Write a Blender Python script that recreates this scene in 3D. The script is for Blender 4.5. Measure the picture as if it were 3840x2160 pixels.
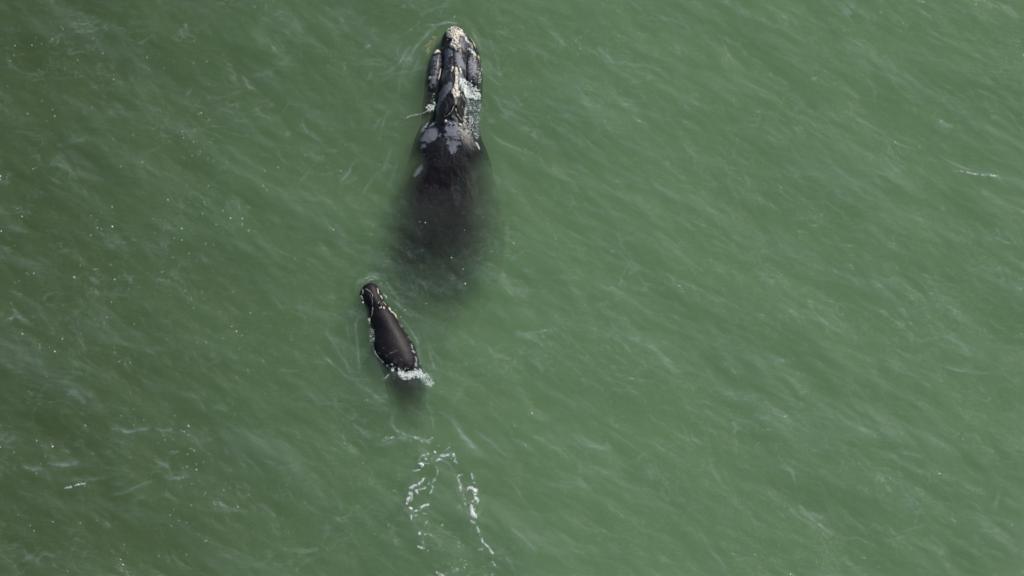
import bpy, math, random
import numpy as np
from mathutils import Vector, noise as mnoise

for o in list(bpy.data.objects):
    bpy.data.objects.remove(o, do_unlink=True)
scene = bpy.context.scene
C = scene.collection
rad = math.radians

# ------------------------------------------------------------------ camera
TILT = rad(20.0)            # off nadir, looking towards +Y
DIST = 170.0                # aircraft to the water
VIEW_W = 42.95              # metres of sea across the frame
cam_d = bpy.data.cameras.new("camera")
cam = bpy.data.objects.new("camera", cam_d)
C.objects.link(cam)
cam.location = (0, -DIST * math.sin(TILT), DIST * math.cos(TILT))
cam.rotation_euler = (TILT, 0, 0)
cam_d.sensor_width = 36.0
cam_d.lens = 36.0 * DIST / VIEW_W
cam_d.clip_start = 1.0
cam_d.clip_end = 4000.0
scene.camera = cam

# ------------------------------------------------------------------ sky, sun, exposure
SUN_EL, SUN_AZ = rad(38), rad(48)      # azimuth clockwise from +Y: the sun stands to the right and a little ahead
world = bpy.data.worlds.new("World")
scene.world = world
world.use_nodes = True
wn = world.node_tree
wn.nodes.clear()
wo = wn.nodes.new("ShaderNodeOutputWorld")
wb = wn.nodes.new("ShaderNodeBackground")
ws = wn.nodes.new("ShaderNodeTexSky")
ws.sky_type = 'NISHITA'
ws.sun_disc = False
ws.sun_elevation = SUN_EL
ws.sun_rotation = SUN_AZ
ws.air_density = 1.0
ws.dust_density = 1.5
wb.inputs["Strength"].default_value = 0.075
wn.links.new(ws.outputs[0], wb.inputs[0])
wn.links.new(wb.outputs[0], wo.inputs[0])
sd = bpy.data.lights.new("sun", 'SUN')
sd.energy = 3.8
sd.angle = rad(0.5)
sd.color = (1.0, 0.95, 0.87)
sun = bpy.data.objects.new("sun", sd)
C.objects.link(sun)
sdir = Vector((math.sin(SUN_AZ) * math.cos(SUN_EL), math.cos(SUN_AZ) * math.cos(SUN_EL), math.sin(SUN_EL)))
sun.rotation_euler = sdir.to_track_quat('Z', 'Y').to_euler()
scene.view_settings.view_transform = 'Standard'
scene.view_settings.look = 'None'
scene.view_settings.exposure = 0.0
scene.view_settings.gamma = 1.0
scene.cycles.volume_bounces = 1
scene.cycles.max_bounces = 8
scene.cycles.transparent_max_bounces = 8
scene.cycles.use_denoising = True
scene.cycles.volume_step_rate = 1.0

# ------------------------------------------------------------------ measuring: survey coordinates (pixels of the photograph, 3840 wide) to metres on the sea
SC = VIEW_W / 3840.0
def sea(px, py):
    """point of the sea plane z=0 at survey coordinate px, py"""
    px = np.asarray(px, float); py = np.asarray(py, float)
    u = (px - 1920.0) * SC / DIST
    v = (1080.0 - py) * SC / DIST
    dy = v * math.cos(TILT) + math.sin(TILT)
    dz = v * math.sin(TILT) - math.cos(TILT)
    t = -DIST * math.cos(TILT) / dz
    return u * t, -DIST * math.sin(TILT) + dy * t
def sea_inv(x, y):
    yy = y + DIST * math.sin(TILT); zz = -DIST * math.cos(TILT)
    f = yy * math.sin(TILT) - zz * math.cos(TILT)
    upc = yy * math.cos(TILT) + zz * math.sin(TILT)
    return 1920.0 + x / f * DIST / SC, 1080.0 - upc / f * DIST / SC
M = SC * 1.0

rng = np.random.default_rng(11)
random.seed(5)

# ------------------------------------------------------------------ helpers
def link(name, me, mat, parent=None):
    o = bpy.data.objects.new(name, me)
    C.objects.link(o)
    if mat: me.materials.append(mat)
    if parent: o.parent = parent
    return o
def tag(o, label=None, cat=None, group=None, kind=None):
    for k, v in (("label", label), ("category", cat), ("group", group), ("kind", kind)):
        if v: o[k] = v
    return o
def mesh_from(name, co, faces, smooth=True):
    me = bpy.data.meshes.new(name)
    co = np.asarray(co, np.float32)
    faces = np.asarray(faces, np.int32)
    n = faces.shape[1]
    me.vertices.add(len(co)); me.vertices.foreach_set("co", co.ravel())
    me.loops.add(faces.size); me.loops.foreach_set("vertex_index", faces.ravel())
    me.polygons.add(len(faces))
    me.polygons.foreach_set("loop_start", np.arange(0, faces.size, n, dtype=np.int32))
    me.polygons.foreach_set("loop_total", np.full(len(faces), n, np.int32))
    me.polygons.foreach_set("use_smooth", np.full(len(faces), smooth))
    me.update(); me.validate()
    return me
def attr(me, name, vals):
    a = me.attributes.new(name, 'FLOAT', 'POINT')
    a.data.foreach_set("value", np.asarray(vals, np.float32).ravel())
def grid_faces(nr, nc, off=0, wrap=False):
    r = np.arange(nr - 1)[:, None]; c = np.arange(nc if wrap else nc - 1)[None, :]
    c2 = (c + 1) % nc
    a = r * nc + c; b = r * nc + c2; d = (r + 1) * nc + c; e = (r + 1) * nc + c2
    return np.stack([a, b, e, d], -1).reshape(-1, 4) + off
def smooth01(x):
    x = np.clip(x, 0, 1); return x * x * (3 - 2 * x)
# value noise in numpy
_perm = rng.random((256, 256))
def vnoise(x, y):
    xi = np.floor(x).astype(int); yi = np.floor(y).astype(int)
    fx = x - xi; fy = y - yi
    fx = fx * fx * (3 - 2 * fx); fy = fy * fy * (3 - 2 * fy)
    g = lambda i, j: _perm[i & 255, j & 255]
    return ((g(xi, yi) * (1 - fx) + g(xi + 1, yi) * fx) * (1 - fy) + (g(xi, yi + 1) * (1 - fx) + g(xi + 1, yi + 1) * fx) * fy) * 2 - 1
def fnoise(x, y, octs=4, gain=0.5):
    s = 0; a = 1.0; t = 0
    for i in range(octs):
        s = s + a * vnoise(x * 2**i + 17.3 * i, y * 2**i + 5.1 * i); t += a; a *= gain
    return s / t
def poly_sdf(px, py, poly):
    """signed distance, negative inside"""
    P = np.asarray(poly, float); d = np.full(px.shape, 1e9); inside = np.zeros(px.shape, bool)
    n = len(P)
    for i in range(n):
        ax, ay = P[i]; bx, by = P[(i + 1) % n]
        ex, ey = bx - ax, by - ay
        t = np.clip(((px - ax) * ex + (py - ay) * ey) / (ex * ex + ey * ey + 1e-9), 0, 1)
        d = np.minimum(d, np.hypot(px - ax - t * ex, py - ay - t * ey))
        cond = (ay > py) != (by > py)
        with np.errstate(divide='ignore', invalid='ignore'):
            xi = ax + (py - ay) / (by - ay if by != ay else 1e-9) * ex
        inside ^= cond & (px < xi)
    return np.where(inside, -d, d)
def line_dist(px, py, pts):
    P = np.asarray(pts, float); d = np.full(px.shape, 1e9); T = np.zeros(px.shape)
    L = np.r_[0, np.cumsum(np.hypot(*np.diff(P, axis=0).T))]
    for i in range(len(P) - 1):
        ax, ay = P[i]; ex, ey = P[i + 1] - P[i]
        t = np.clip(((px - ax) * ex + (py - ay) * ey) / (ex * ex + ey * ey + 1e-9), 0, 1)
        dd = np.hypot(px - ax - t * ex, py - ay - t * ey)
        m = dd < d
        d = np.where(m, dd, d); T = np.where(m, (L[i] + t * (L[i + 1] - L[i])) / L[-1], T)
    return d, T
def spline(pts, n=10):
    P = np.asarray(pts, float); out = []
    Q = np.vstack([2 * P[0] - P[1], P, 2 * P[-1] - P[-2]])
    for i in range(1, len(Q) - 2):
        p0, p1, p2, p3 = Q[i - 1:i + 3]
        for k in range(n):
            t = k / n
            out.append(0.5 * ((2 * p1) + (-p0 + p2) * t + (2 * p0 - 5 * p1 + 4 * p2 - p3) * t * t + (-p0 + 3 * p1 - 3 * p2 + p3) * t**3))
    out.append(Q[-2])
    return np.array(out)
def Z1(pts): return [(1480 + x / 5.174, 60 + y / 5.174) for x, y in pts]
def Z2(pts): return [(1480 + x / 4.83, 300 + y / 4.83) for x, y in pts]
def Z3(pts): return [(1400 + x / 3.623, 500 + y / 3.623) for x, y in pts]
def Z5(pts): return [(1280 + x / 5.795, 1030 + y / 5.795) for x, y in pts]
def Z6(pts): return [(1300 + x / 3.622, 1250 + y / 3.622) for x, y in pts]
def Z7(pts): return [(1400 + x / 2.415, 1560 + y / 2.415) for x, y in pts]

# ------------------------------------------------------------------ materials
def new_mat(name):
    m = bpy.data.materials.new(name); m.use_nodes = True
    nt = m.node_tree; nt.nodes.clear()
    return m, nt, nt.nodes, nt.links
def N(nt, typ, **kw):
    n = nt.nodes.new(typ)
    for k, v in kw.items():
        if k.startswith("i_"):
            n.inputs[k[2:].replace("_", " ")].default_value = v
        else: setattr(n, k, v)
    return n
def mathn(nt, op, a, b=None, clamp=False):
    n = nt.nodes.new("ShaderNodeMath"); n.operation = op; n.use_clamp = clamp
    for i, v in ((0, a), (1, b)):
        if v is None: continue
        if isinstance(v, (int, float)): n.inputs[i].default_value = v
        else: nt.links.new(v, n.inputs[i])
    return n.outputs[0]
def ramp(nt, src, stops, interp='LINEAR'):
    n = nt.nodes.new("ShaderNodeValToRGB"); n.color_ramp.interpolation = interp
    e = n.color_ramp.elements
    while len(e) < len(stops): e.new(0.5)
    for el, (p, c) in zip(e, stops):
        el.position = p; el.color = (c, c, c, 1) if isinstance(c, (int, float)) else (*c, 1)
    nt.links.new(src, n.inputs[0])
    return n.outputs[0]
def noise_tex(nt, scale, detail=4, rough=0.5, vec=None, dist=0.0):
    n = nt.nodes.new("ShaderNodeTexNoise")
    n.inputs["Scale"].default_value = scale; n.inputs["Detail"].default_value = detail
    n.inputs["Roughness"].default_value = rough; n.inputs["Distortion"].default_value = dist
    if vec is not None: nt.links.new(vec, n.inputs["Vector"])
    return n.outputs["Fac"]
def mixc(nt, fac, a, b):
    n = nt.nodes.new("ShaderNodeMix"); n.data_type = 'RGBA'
    for key, v in ((0, fac), (6, a), (7, b)):
        if isinstance(v, (int, float)): n.inputs[key].default_value = v
        elif isinstance(v, tuple): n.inputs[key].default_value = (*v, 1)
        else: nt.links.new(v, n.inputs[key])
    return n.outputs[2]

def water_material():
    m, nt, nd, lk = new_mat("sea_water")
    out = nd.new("ShaderNodeOutputMaterial")
    geo = nd.new("ShaderNodeNewGeometry")
    sep = nd.new("ShaderNodeSeparateXYZ"); lk.new(geo.outputs["Position"], sep.inputs[0])
    film = nd.new("ShaderNodeAttribute"); film.attribute_name = "film"
    streak = nd.new("ShaderNodeAttribute"); streak.attribute_name = "streak"
    # fine ripples
    mp = nd.new("ShaderNodeMapping"); lk.new(geo.outputs["Position"], mp.inputs[0])
    mp.inputs["Rotation"].default_value = (0, 0, rad(33)); mp.inputs["Scale"].default_value = (0.8, 4.0, 1)
    n1 = noise_tex(nt, 2.2, 5, 0.62, mp.outputs[0])
    n2 = noise_tex(nt, 9.0, 3, 0.6, geo.outputs["Position"])
    h = mathn(nt, 'ADD', mathn(nt, 'MULTIPLY', n1, 0.7), mathn(nt, 'MULTIPLY', n2, 0.12))
    bp = nd.new("ShaderNodeBump"); bp.inputs["Strength"].default_value = 1.0; bp.inputs["Distance"].default_value = 0.09
    lk.new(h, bp.inputs["Height"])
    # floating bubbles and silt, a thin broken film with ripple contrast painted in
    dif = nd.new("ShaderNodeBsdfDiffuse"); lk.new(bp.outputs[0], dif.inputs["Normal"])
    tr = nd.new("ShaderNodeBsdfTransparent")
    dif.inputs["Color"].default_value = (0.13, 0.24, 0.15, 1)
    dfilm = nd.new("ShaderNodeBsdfDiffuse"); dfilm.inputs["Color"].default_value = (0.42, 0.55, 0.56, 1)
    lk.new(bp.outputs[0], dfilm.inputs["Normal"])
    m1 = nd.new("ShaderNodeMixShader"); lk.new(tr.outputs[0], m1.inputs[1]); lk.new(dif.outputs[0], m1.inputs[2])
    lk.new(mathn(nt, 'MULTIPLY', streak.outputs["Fac"], 1.0, True), m1.inputs[0])
    m2 = nd.new("ShaderNodeMixShader"); lk.new(m1.outputs[0], m2.inputs[1]); lk.new(dfilm.outputs[0], m2.inputs[2])
    lk.new(mathn(nt, 'MULTIPLY', film.outputs["Fac"], 1.0, True), m2.inputs[0])
    gl = nd.new("ShaderNodeBsdfGlossy"); gl.inputs["Roughness"].default_value = 0.08
    lk.new(bp.outputs[0], gl.inputs["Normal"])
    lw = nd.new("ShaderNodeLayerWeight"); lk.new(bp.outputs[0], lw.inputs["Normal"]); lw.inputs["Blend"].default_value = 0.5
    f = mathn(nt, 'ADD', mathn(nt, 'MULTIPLY', mathn(nt, 'POWER', lw.outputs["Facing"], 5.0), 0.98), 0.021)
    f = mathn(nt, 'MULTIPLY', f, mathn(nt, 'SUBTRACT', 1.0, geo.outputs["Backfacing"]))
    m3 = nd.new("ShaderNodeMixShader"); lk.new(f, m3.inputs[0]); lk.new(m2.outputs[0], m3.inputs[1]); lk.new(gl.outputs[0], m3.inputs[2])
    lk.new(m3.outputs[0], out.inputs["Surface"])
    # body of turbid water: darker brown to the west, lighter green to the east, in broad patches
    nb = noise_tex(nt, 0.07, 2, 0.5, geo.outputs["Position"])
    g = mathn(nt, 'ADD', mathn(nt, 'MULTIPLY', sep.outputs["X"], 0.042), 0.85)
    g = mathn(nt, 'ADD', g, mathn(nt, 'MULTIPLY', mathn(nt, 'SUBTRACT', nb, 0.5), 0.7), True)
    col = mixc(nt, g, WATER_W, WATER_E)
    vs = nd.new("ShaderNodeVolumeScatter"); lk.new(col, vs.inputs["Color"]); vs.inputs["Density"].default_value = DENS
    vs.inputs["Anisotropy"].default_value = -0.4
    inv = nd.new("ShaderNodeVolumeAbsorption"); lk.new(col, inv.inputs["Color"]); inv.inputs["Density"].default_value = DENS
    add = nd.new("ShaderNodeAddShader"); lk.new(vs.outputs[0], add.inputs[0]); lk.new(inv.outputs[0], add.inputs[1])
    lk.new(add.outputs[0], out.inputs["Volume"])
    return m
DENS = 0.55
WATER_W = (0.275, 0.405, 0.17)
WATER_E = (0.52, 0.835, 0.425)

def skin_material(name, base, warm, grey, speck=0.5, extra=0.0):
    m, nt, nd, lk = new_mat(name)
    out = nd.new("ShaderNodeOutputMaterial"); b = nd.new("ShaderNodeBsdfPrincipled")
    lk.new(b.outputs[0], out.inputs[0])
    tc = nd.new("ShaderNodeTexCoord")
    co = tc.outputs["Object"]
    a = nd.new("ShaderNodeAttribute"); a.attribute_name = "patch"
    mt = nd.new("ShaderNodeAttribute"); mt.attribute_name = "mottle"
    br = nd.new("ShaderNodeAttribute"); br.attribute_name = "brown"
    n0 = noise_tex(nt, 2.2, 6, 0.65, co); n1 = noise_tex(nt, 11, 5, 0.7, co, 0.6)
    c = mixc(nt, mathn(nt, 'MULTIPLY', ramp(nt, n0, [(0.4, 0.0), (0.62, 1.0)]), mathn(nt, 'ADD', br.outputs["Fac"], 0.35), True), base, warm)
    # pale grey patches with ragged edges; patch attribute = signed distance mapped to 0..1, 0.5 at the outline
    e = mathn(nt, 'ADD', a.outputs["Fac"], mathn(nt, 'MULTIPLY', mathn(nt, 'MULTIPLY', mathn(nt, 'SUBTRACT', n1, 0.5), 1.2), ramp(nt, a.outputs['Fac'], [(0.02, 0.0), (0.3, 1.0)])))
    pm = ramp(nt, e, [(0.49, 0.0), (0.55, 1.0)])
    tone = mixc(nt, ramp(nt, n0, [(0.3, 0.0), (0.7, 1.0)]), tuple(v * 0.55 for v in grey), grey)
    c = mixc(nt, pm, c, tone)
    n2 = noise_tex(nt, 16, 6, 0.72, co, 1.0)
    mm = mathn(nt, 'MULTIPLY', ramp(nt, n2, [(0.50, 0.0), (0.60, 1.0)]), mt.outputs["Fac"], True)
    c = mixc(nt, mm, c, tuple(v * 1.15 for v in grey))
    # scattered pale specks (lice and scars)
    vo = nd.new("ShaderNodeTexVoronoi"); vo.inputs["Scale"].default_value = 3.4; lk.new(co, vo.inputs["Vector"])
    sp = ramp(nt, vo.outputs["Distance"], [(0.05, 1.0), (0.085, 0.0)])
    c = mixc(nt, mathn(nt, 'MULTIPLY', sp, speck), c, tuple(v * 0.9 for v in grey))
    lk.new(c, b.inputs["Base Color"])
    rr = mathn(nt, 'ADD', mathn(nt, 'MULTIPLY', n1, 0.25), 0.30 + extra)
    rr = mathn(nt, 'ADD', rr, mathn(nt, 'MULTIPLY', pm, 0.25))
    lk.new(rr, b.inputs["Roughness"])
    gp = nd.new("ShaderNodeNewGeometry"); sz = nd.new("ShaderNodeSeparateXYZ"); lk.new(gp.outputs["Position"], sz.inputs[0])
    wet = nd.new("ShaderNodeMapRange"); wet.inputs[1].default_value = -0.03; wet.inputs[2].default_value = 0.22; wet.inputs[3].default_value = 0.05; wet.inputs[4].default_value = 0.55 - 1.6 * extra
    lk.new(sz.outputs["Z"], wet.inputs[0]); lk.new(wet.outputs[0], b.inputs["Specular IOR Level"])
    bp = nd.new("ShaderNodeBump"); bp.inputs["Distance"].default_value = 0.03; bp.inputs["Strength"].default_value = 0.3
    lk.new(mathn(nt, 'ADD', mathn(nt, 'MULTIPLY', n1, 0.5), n0), bp.inputs["Height"]); lk.new(bp.outputs[0], b.inputs["Normal"])
    return m

def callosity_material(name, light, dark, pit=0.5):
    m, nt, nd, lk = new_mat(name)
    out = nd.new("ShaderNodeOutputMaterial"); b = nd.new("ShaderNodeBsdfPrincipled"); lk.new(b.outputs[0], out.inputs[0])
    tc = nd.new("ShaderNodeTexCoord"); co = tc.outputs["Object"]
    n = noise_tex(nt, 9, 5, 0.7, co, 0.5); n2 = noise_tex(nt, 28, 4, 0.7, co)
    c = mixc(nt, ramp(nt, n, [(0.36, 0.0), (0.36 + pit * 0.5, 1.0)]), dark, light)
    c = mixc(nt, mathn(nt, 'MULTIPLY', ramp(nt, n2, [(0.55, 0.0), (0.7, 1.0)]), 0.5), c, (0.09, 0.08, 0.075))
    lk.new(c, b.inputs["Base Color"]); b.inputs["Roughness"].default_value = 0.8
    bp = nd.new("ShaderNodeBump"); bp.inputs["Distance"].default_value = 0.04; lk.new(n, bp.inputs["Height"]); lk.new(bp.outputs[0], b.inputs["Normal"])
    return m

def foam_material():
    m, nt, nd, lk = new_mat("sea_foam")
    out = nd.new("ShaderNodeOutputMaterial"); b = nd.new("ShaderNodeBsdfPrincipled"); lk.new(b.outputs[0], out.inputs[0])
    tc = nd.new("ShaderNodeTexCoord")
    n = noise_tex(nt, 6, 4, 0.7, tc.outputs["Object"])
    lk.new(mixc(nt, ramp(nt, n, [(0.35, 0.0), (0.65, 1.0)]), (0.50, 0.57, 0.54), (0.86, 0.89, 0.85)), b.inputs["Base Color"])
    b.inputs["Roughness"].default_value = 0.55
    return m

M_skin_adult = skin_material("adult_whale_skin", (0.004, 0.005, 0.008), (0.012, 0.007, 0.007), (0.20, 0.215, 0.26))
M_skin_calf = skin_material("calf_whale_skin", (0.008, 0.006, 0.011), (0.018, 0.011, 0.012), (0.17, 0.155, 0.165), 0.25, 0.14)
M_call = callosity_material("callosity_cream", (0.92, 0.85, 0.71), (0.28, 0.28, 0.28), 0.45)
M_call_grey = callosity_material("callosity_grey", (0.78, 0.75, 0.68), (0.14, 0.14, 0.16), 0.4)
M_lice_and_glint = callosity_material("callosity_and_glint_pale", (0.72, 0.68, 0.58), (0.40, 0.36, 0.30), 0.3)
M_ochre = callosity_material("callosity_ochre", (0.60, 0.52, 0.30), (0.22, 0.22, 0.14), 0.4)
M_hole, nt, nd, lk = new_mat("blowhole_dark")
_o = nd.new("ShaderNodeOutputMaterial"); _b = nd.new("ShaderNodeBsdfPrincipled"); lk.new(_b.outputs[0], _o.inputs[0])
_n = noise_tex(nt, 8, 3); lk.new(mixc(nt, _n, (0.006, 0.006, 0.008), (0.014, 0.012, 0.012)), _b.inputs["Base Color"]); _b.inputs["Roughness"].default_value = 0.4
M_foam = foam_material()

# ------------------------------------------------------------------ whale shapes: height of the upper side in survey coordinates
PXM = 1.0 / SC              # survey pixels per metre
def tab(T, y, k):
    T = np.asarray(T, float); Y = T[:, 0]
    # smooth monotone-ish interpolation
    i = np.clip(np.searchsorted(Y, y) - 1, 0, len(Y) - 2)
    t = np.clip((y - Y[i]) / (Y[i + 1] - Y[i]), 0, 1)
    m = np.gradient(T[:, k], Y); h = Y[i + 1] - Y[i]
    return (2*t**3 - 3*t**2 + 1) * T[i, k] + (t**3 - 2*t**2 + t) * h * m[i] + (-2*t**3 + 3*t**2) * T[i+1, k] + (t**3 - t**2) * h * m[i+1]
def smax(a, b, k=0.04):
    h = np.clip(0.5 + 0.5 * (a - b) / k, 0, 1)
    return b * (1 - h) + a * h + k * h * (1 - h)

# y, centre x, half width at the drop, top height, drop at that half width
TRUNK = [(100, 1710, 14, -0.55, 0.5), (130, 1710, 60, -0.32, 0.5), (180, 1705, 88, -0.22, 0.5), (240, 1702, 98, -0.16, 0.5), (320, 1700, 96, -0.10, 0.5), (400, 1692, 80, 0.02, 0.4),
         (450, 1688, 76, 0.20, 0.26), (485, 1682, 86, 0.27, 0.28), (521, 1681, 99, 0.26, 0.26), (560, 1684, 110, 0.18, 0.22), (600, 1682, 120, 0.10, 0.34), (640, 1671, 142, 0.035, 0.46),
         (700, 1660, 163, -0.01, 0.46), (760, 1651, 178, -0.025, 0.45), (850, 1643, 184, -0.035, 0.45), (950, 1628, 184, -0.10, 0.48), (1050, 1618, 160, -0.24, 0.5),
         (1130, 1614, 124, -0.47, 0.55), (1200, 1618, 74, -0.95, 0.5), (1280, 1624, 52, -1.7, 0.4), (1340, 1628, 28, -2.8, 0.35), (1390, 1630, 10, -3.9, 0.2)]
ROST = [(101, 1708, 10, 0.03, 0.10), (110, 1706, 27, 0.16, 0.22), (128, 1706, 38, 0.27, 0.33), (160, 1708, 47, 0.36, 0.42), (210, 1708, 47, 0.42, 0.48), (260, 1704, 48, 0.46, 0.52),
        (320, 1700, 50, 0.49, 0.52), (380, 1693, 52, 0.50, 0.50), (430, 1686, 55, 0.47, 0.46), (480, 1682, 62, 0.38, 0.38), (520, 1682, 66, 0.30, 0.4)]
LIPL = [(180, 1640, 10, -0.10, 0.2), (203, 1640, 17, 0.10, 0.18), (234, 1636, 24, 0.19, 0.24), (288, 1628, 26, 0.20, 0.26), (325, 1622, 23, 0.10, 0.24), (360, 1612, 22, -0.04, 0.2), (420, 1602, 18, -0.2, 0.2)]
LIPR = [(130, 1752, 8, -0.04, 0.2), (165, 1762, 18, 0.03, 0.16), (200, 1766, 24, 0.10, 0.18), (234, 1769, 28, 0.16, 0.22), (288, 1772, 30, 0.17, 0.24), (325, 1774, 27, 0.08, 0.22), (370, 1774, 26, -0.04, 0.2), (430, 1766, 20, -0.2, 0.2)]
def comp(T, x, y, p=2.4):
    yy = np.clip(y, T[0][0], T[-1][0])
    c, w, zt, D = (tab(T, yy, k) for k in (1, 2, 3, 4))
    out = np.abs(y - yy) / PXM
    return zt - D * (np.abs(x - c) / np.maximum(w, 3))**p - out * 4.0
HOLES_A = [Z2([(1050, 560), (1030, 620), (990, 670), (930, 715)]), Z2([(1110, 560), (1125, 620), (1150, 680), (1210, 745)])]
def mother_top(x, y):
    z = comp(TRUNK, x, y, 2.6 + 1.6 * smooth01((y - 580) / 160))
    z = smax(z, comp(ROST, x, y, 3.0), 0.04)
    z = smax(z, comp(LIPL, x, y, 2.6), 0.02)
    z = smax(z, comp(LIPR, x, y, 2.6), 0.02)
    # crest between the nostrils, two curved slits beside it
    d, t = line_dist(x, y, Z2([(1085, 560), (1040, 720), (1040, 760)]))
    z = z + 0.05 * np.exp(-(d / 7.0)**2)
    for h in HOLES_A:
        d, t = line_dist(x, y, h)
        z = z - 0.08 * np.exp(-((d) / 3.0)**2) + 0.05 * np.exp(-((d - 6) / 3.5)**2)
    # crease behind the blowholes, lip folds
    d, t = line_dist(x, y, Z2([(540, 890), (740, 860), (900, 900)])); z = z - 0.025 * np.exp(-(d / 3.5)**2)
    d, t = line_dist(x, y, Z2([(900, 1105), (1000, 1085), (1090, 1130), (1190, 1135)])); z = z - 0.02 * np.exp(-(d / 2.5)**2)
    z = z + (0.022 + 0.02 * (y < 500)) * fnoise(x / 24, y / 32, 4, 0.62)
    return z
CALF = [(1060, 1391, 5, 0.02, 0.05), (1064, 1390, 15, 0.07, 0.10), (1077, 1389, 27, 0.15, 0.16), (1100, 1391, 33, 0.20, 0.20), (1120, 1400, 33, 0.23, 0.23), (1138, 1413, 33, 0.26, 0.26), (1160, 1423, 36, 0.28, 0.28),
        (1185, 1434, 46, 0.31, 0.31), (1210, 1446, 48, 0.35, 0.35), (1237, 1458, 52, 0.38, 0.38), (1272, 1468, 63, 0.38, 0.38), (1300, 1474, 70, 0.36, 0.36), (1330, 1485, 69, 0.31, 0.31),
        (1355, 1497, 62, 0.24, 0.25), (1377, 1508, 56, 0.13, 0.20), (1395, 1514, 57, 0.01, 0.22), (1427, 1520, 56, -0.05, 0.25), (1465, 1527, 50, -0.12, 0.32), (1512, 1535, 42, -0.38, 0.4),
        (1560, 1543, 30, -0.9, 0.4), (1600, 1550, 16, -1.7, 0.2), (1622, 1554, 7, -2.9, 0.1)]
CLIP = [(1078, 1372, 5, 0.0, 0.1), (1088, 1371, 11, 0.10, 0.12), (1105, 1372, 13, 0.12, 0.13), (1118, 1376, 11, 0.09, 0.1), (1130, 1384, 6, 0.0, 0.1)]
HOLES_C = [Z5([(900, 690), (915, 730), (905, 760)]), Z5([(870, 690), (858, 720), (868, 750)])]
def calf_top(x, y):
    z = comp(CALF, x, y, 2.3 + 1.4 * smooth01((y - 1390) / 40))
    # the narrow upper jaw stands between two grooves
    for pts in (Z5([(490, 320), (600, 400), (650, 450), (680, 580), (675, 700), (670, 850), (620, 960)]), Z5([(760, 280), (810, 400), (880, 510), (1010, 690)])):
        d, t = line_dist(x, y, pts)
        z = z - 0.045 * np.exp(-((d - 0) / 3.0)**2)
    d = np.hypot((x - 1433) / 11, (y - 1147) / 11); z = z + 0.07 * np.exp(-d**4)
    d = np.hypot((x - 1433) / 6.0, (y - 1146) / 7.5); z = z - 0.08 * np.exp(-d**4)
    z = z + 0.010 * fnoise(x / 22, y / 30, 3, 0.55)
    return z
def world_at(px, py, z):
    """a point above or below survey coordinate px,py on the sea chart"""
    x, y = sea(px, py)
    return np.stack([x, y, z], -1)

def whale_body(name, T, topf, y0, y1, ny, nv, thick, wfac, mat, patches, mottle_areas, brown, parent, flip, fluke):
    ys = np.linspace(0, 1, ny); ys = y0 + (y1 - y0) * (0.5 * ys + 0.5 * ys**1.6)
    v = np.sin(np.linspace(-1, 1, nv) * math.pi / 2)
    v = 0.5 * v + 0.5 * np.linspace(-1, 1, nv)
    Y = np.repeat(ys[:, None], nv, 1)
    c = tab(T, Y, 1); 
    W = np.maximum(wfac(ys), 1.0)[:, None]
    X = c + v[None, :] * W
    Zt = topf(X, Y)
    # round the rim down to the belly
    nb = 26
    th = np.linspace(0, math.pi, nb + 2)[1:-1]
    zl, zr = Zt[:, :1], Zt[:, -1:]
    deep = thick(ys)[:, None]
    xb = c[:, :1] + W * np.cos(th)[None, :]
    zb = (zr + (zl - zr) * (th / math.pi)[None, :]) - deep * np.sin(th)[None, :]
    Xa = np.concatenate([X, xb], 1); Za = np.concatenate([Zt, zb], 1); Ya = np.repeat(ys[:, None], nv + nb, 1)
    co = world_at(Xa, Ya, Za).reshape(-1, 3)
    nc = nv + nb
    F = grid_faces(ny, nc, 0, True)[:, ::-1]
    # closing caps
    n0 = len(co)
    caps = np.stack([co[:nc].mean(0), co[-nc:].mean(0)])
    co = np.vstack([co, caps])
    i = np.arange(nc); j = (i + 1) % nc
    capf = np.concatenate([np.stack([np.full(nc, n0), j, i, i], 1), np.stack([np.full(nc, n0 + 1), (ny - 1) * nc + i, (ny - 1) * nc + j, (ny - 1) * nc + j], 1)])
    sx, sy = Xa.ravel(), Ya.ravel()
    extra_co, extra_f = [], []
    off = len(co)
    def limb(sections):
        """lofted flat limb: sections of (cx, cy, z, chord direction angle, half chord, half thickness)"""
        nonlocal off
        nn = 20; rows = []
        for (lx, ly, lz, ang, hc, ht) in sections:
            a = np.linspace(0, 2 * math.pi, nn, endpoint=False)
            ccx = np.cos(a) * hc; cz = np.sin(a) * ht
            rows.append(np.stack([lx + ccx * math.cos(ang), ly + ccx * math.sin(ang), lz + cz], -1))
        R = np.array(rows).reshape(-1, 3)
        extra_co.append(R); extra_f.append(grid_faces(len(sections), nn, off, True)); off += len(R)
    for f in flip: limb(f)
    for f in fluke: limb(f)
    allco = np.vstack([co] + extra_co)
    quads = np.vstack([F] + extra_f)
    me = bpy.data.meshes.new(name)
    tris = capf[:, :3]
    faces = [tuple(q) for q in quads.tolist()] + [tuple(q) for q in tris.tolist()]
    me.from_pydata(allco.tolist(), [], faces)
    me.polygons.foreach_set("use_smooth", [True] * len(me.polygons)); me.update()
    pad = len(allco) - len(sx)
    P = np.full(sx.shape, -100.0)
    for poly in patches:
        P = np.maximum(P, -poly_sdf(sx, sy, poly))
    P = np.clip(0.5 + P / 34.0, 0, 1)
    mo = np.zeros(sx.shape)
    for poly, s in mottle_areas:
        mo = np.maximum(mo, s * smooth01(-poly_sdf(sx, sy, poly) / 6.0))
    attr(me, "patch", np.r_[P, np.zeros(pad)]); attr(me, "mottle", np.r_[mo, np.zeros(pad)])
    attr(me, "brown", np.r_[brown(sx, sy), np.zeros(pad)])
    return link(name, me, mat, parent)

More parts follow.
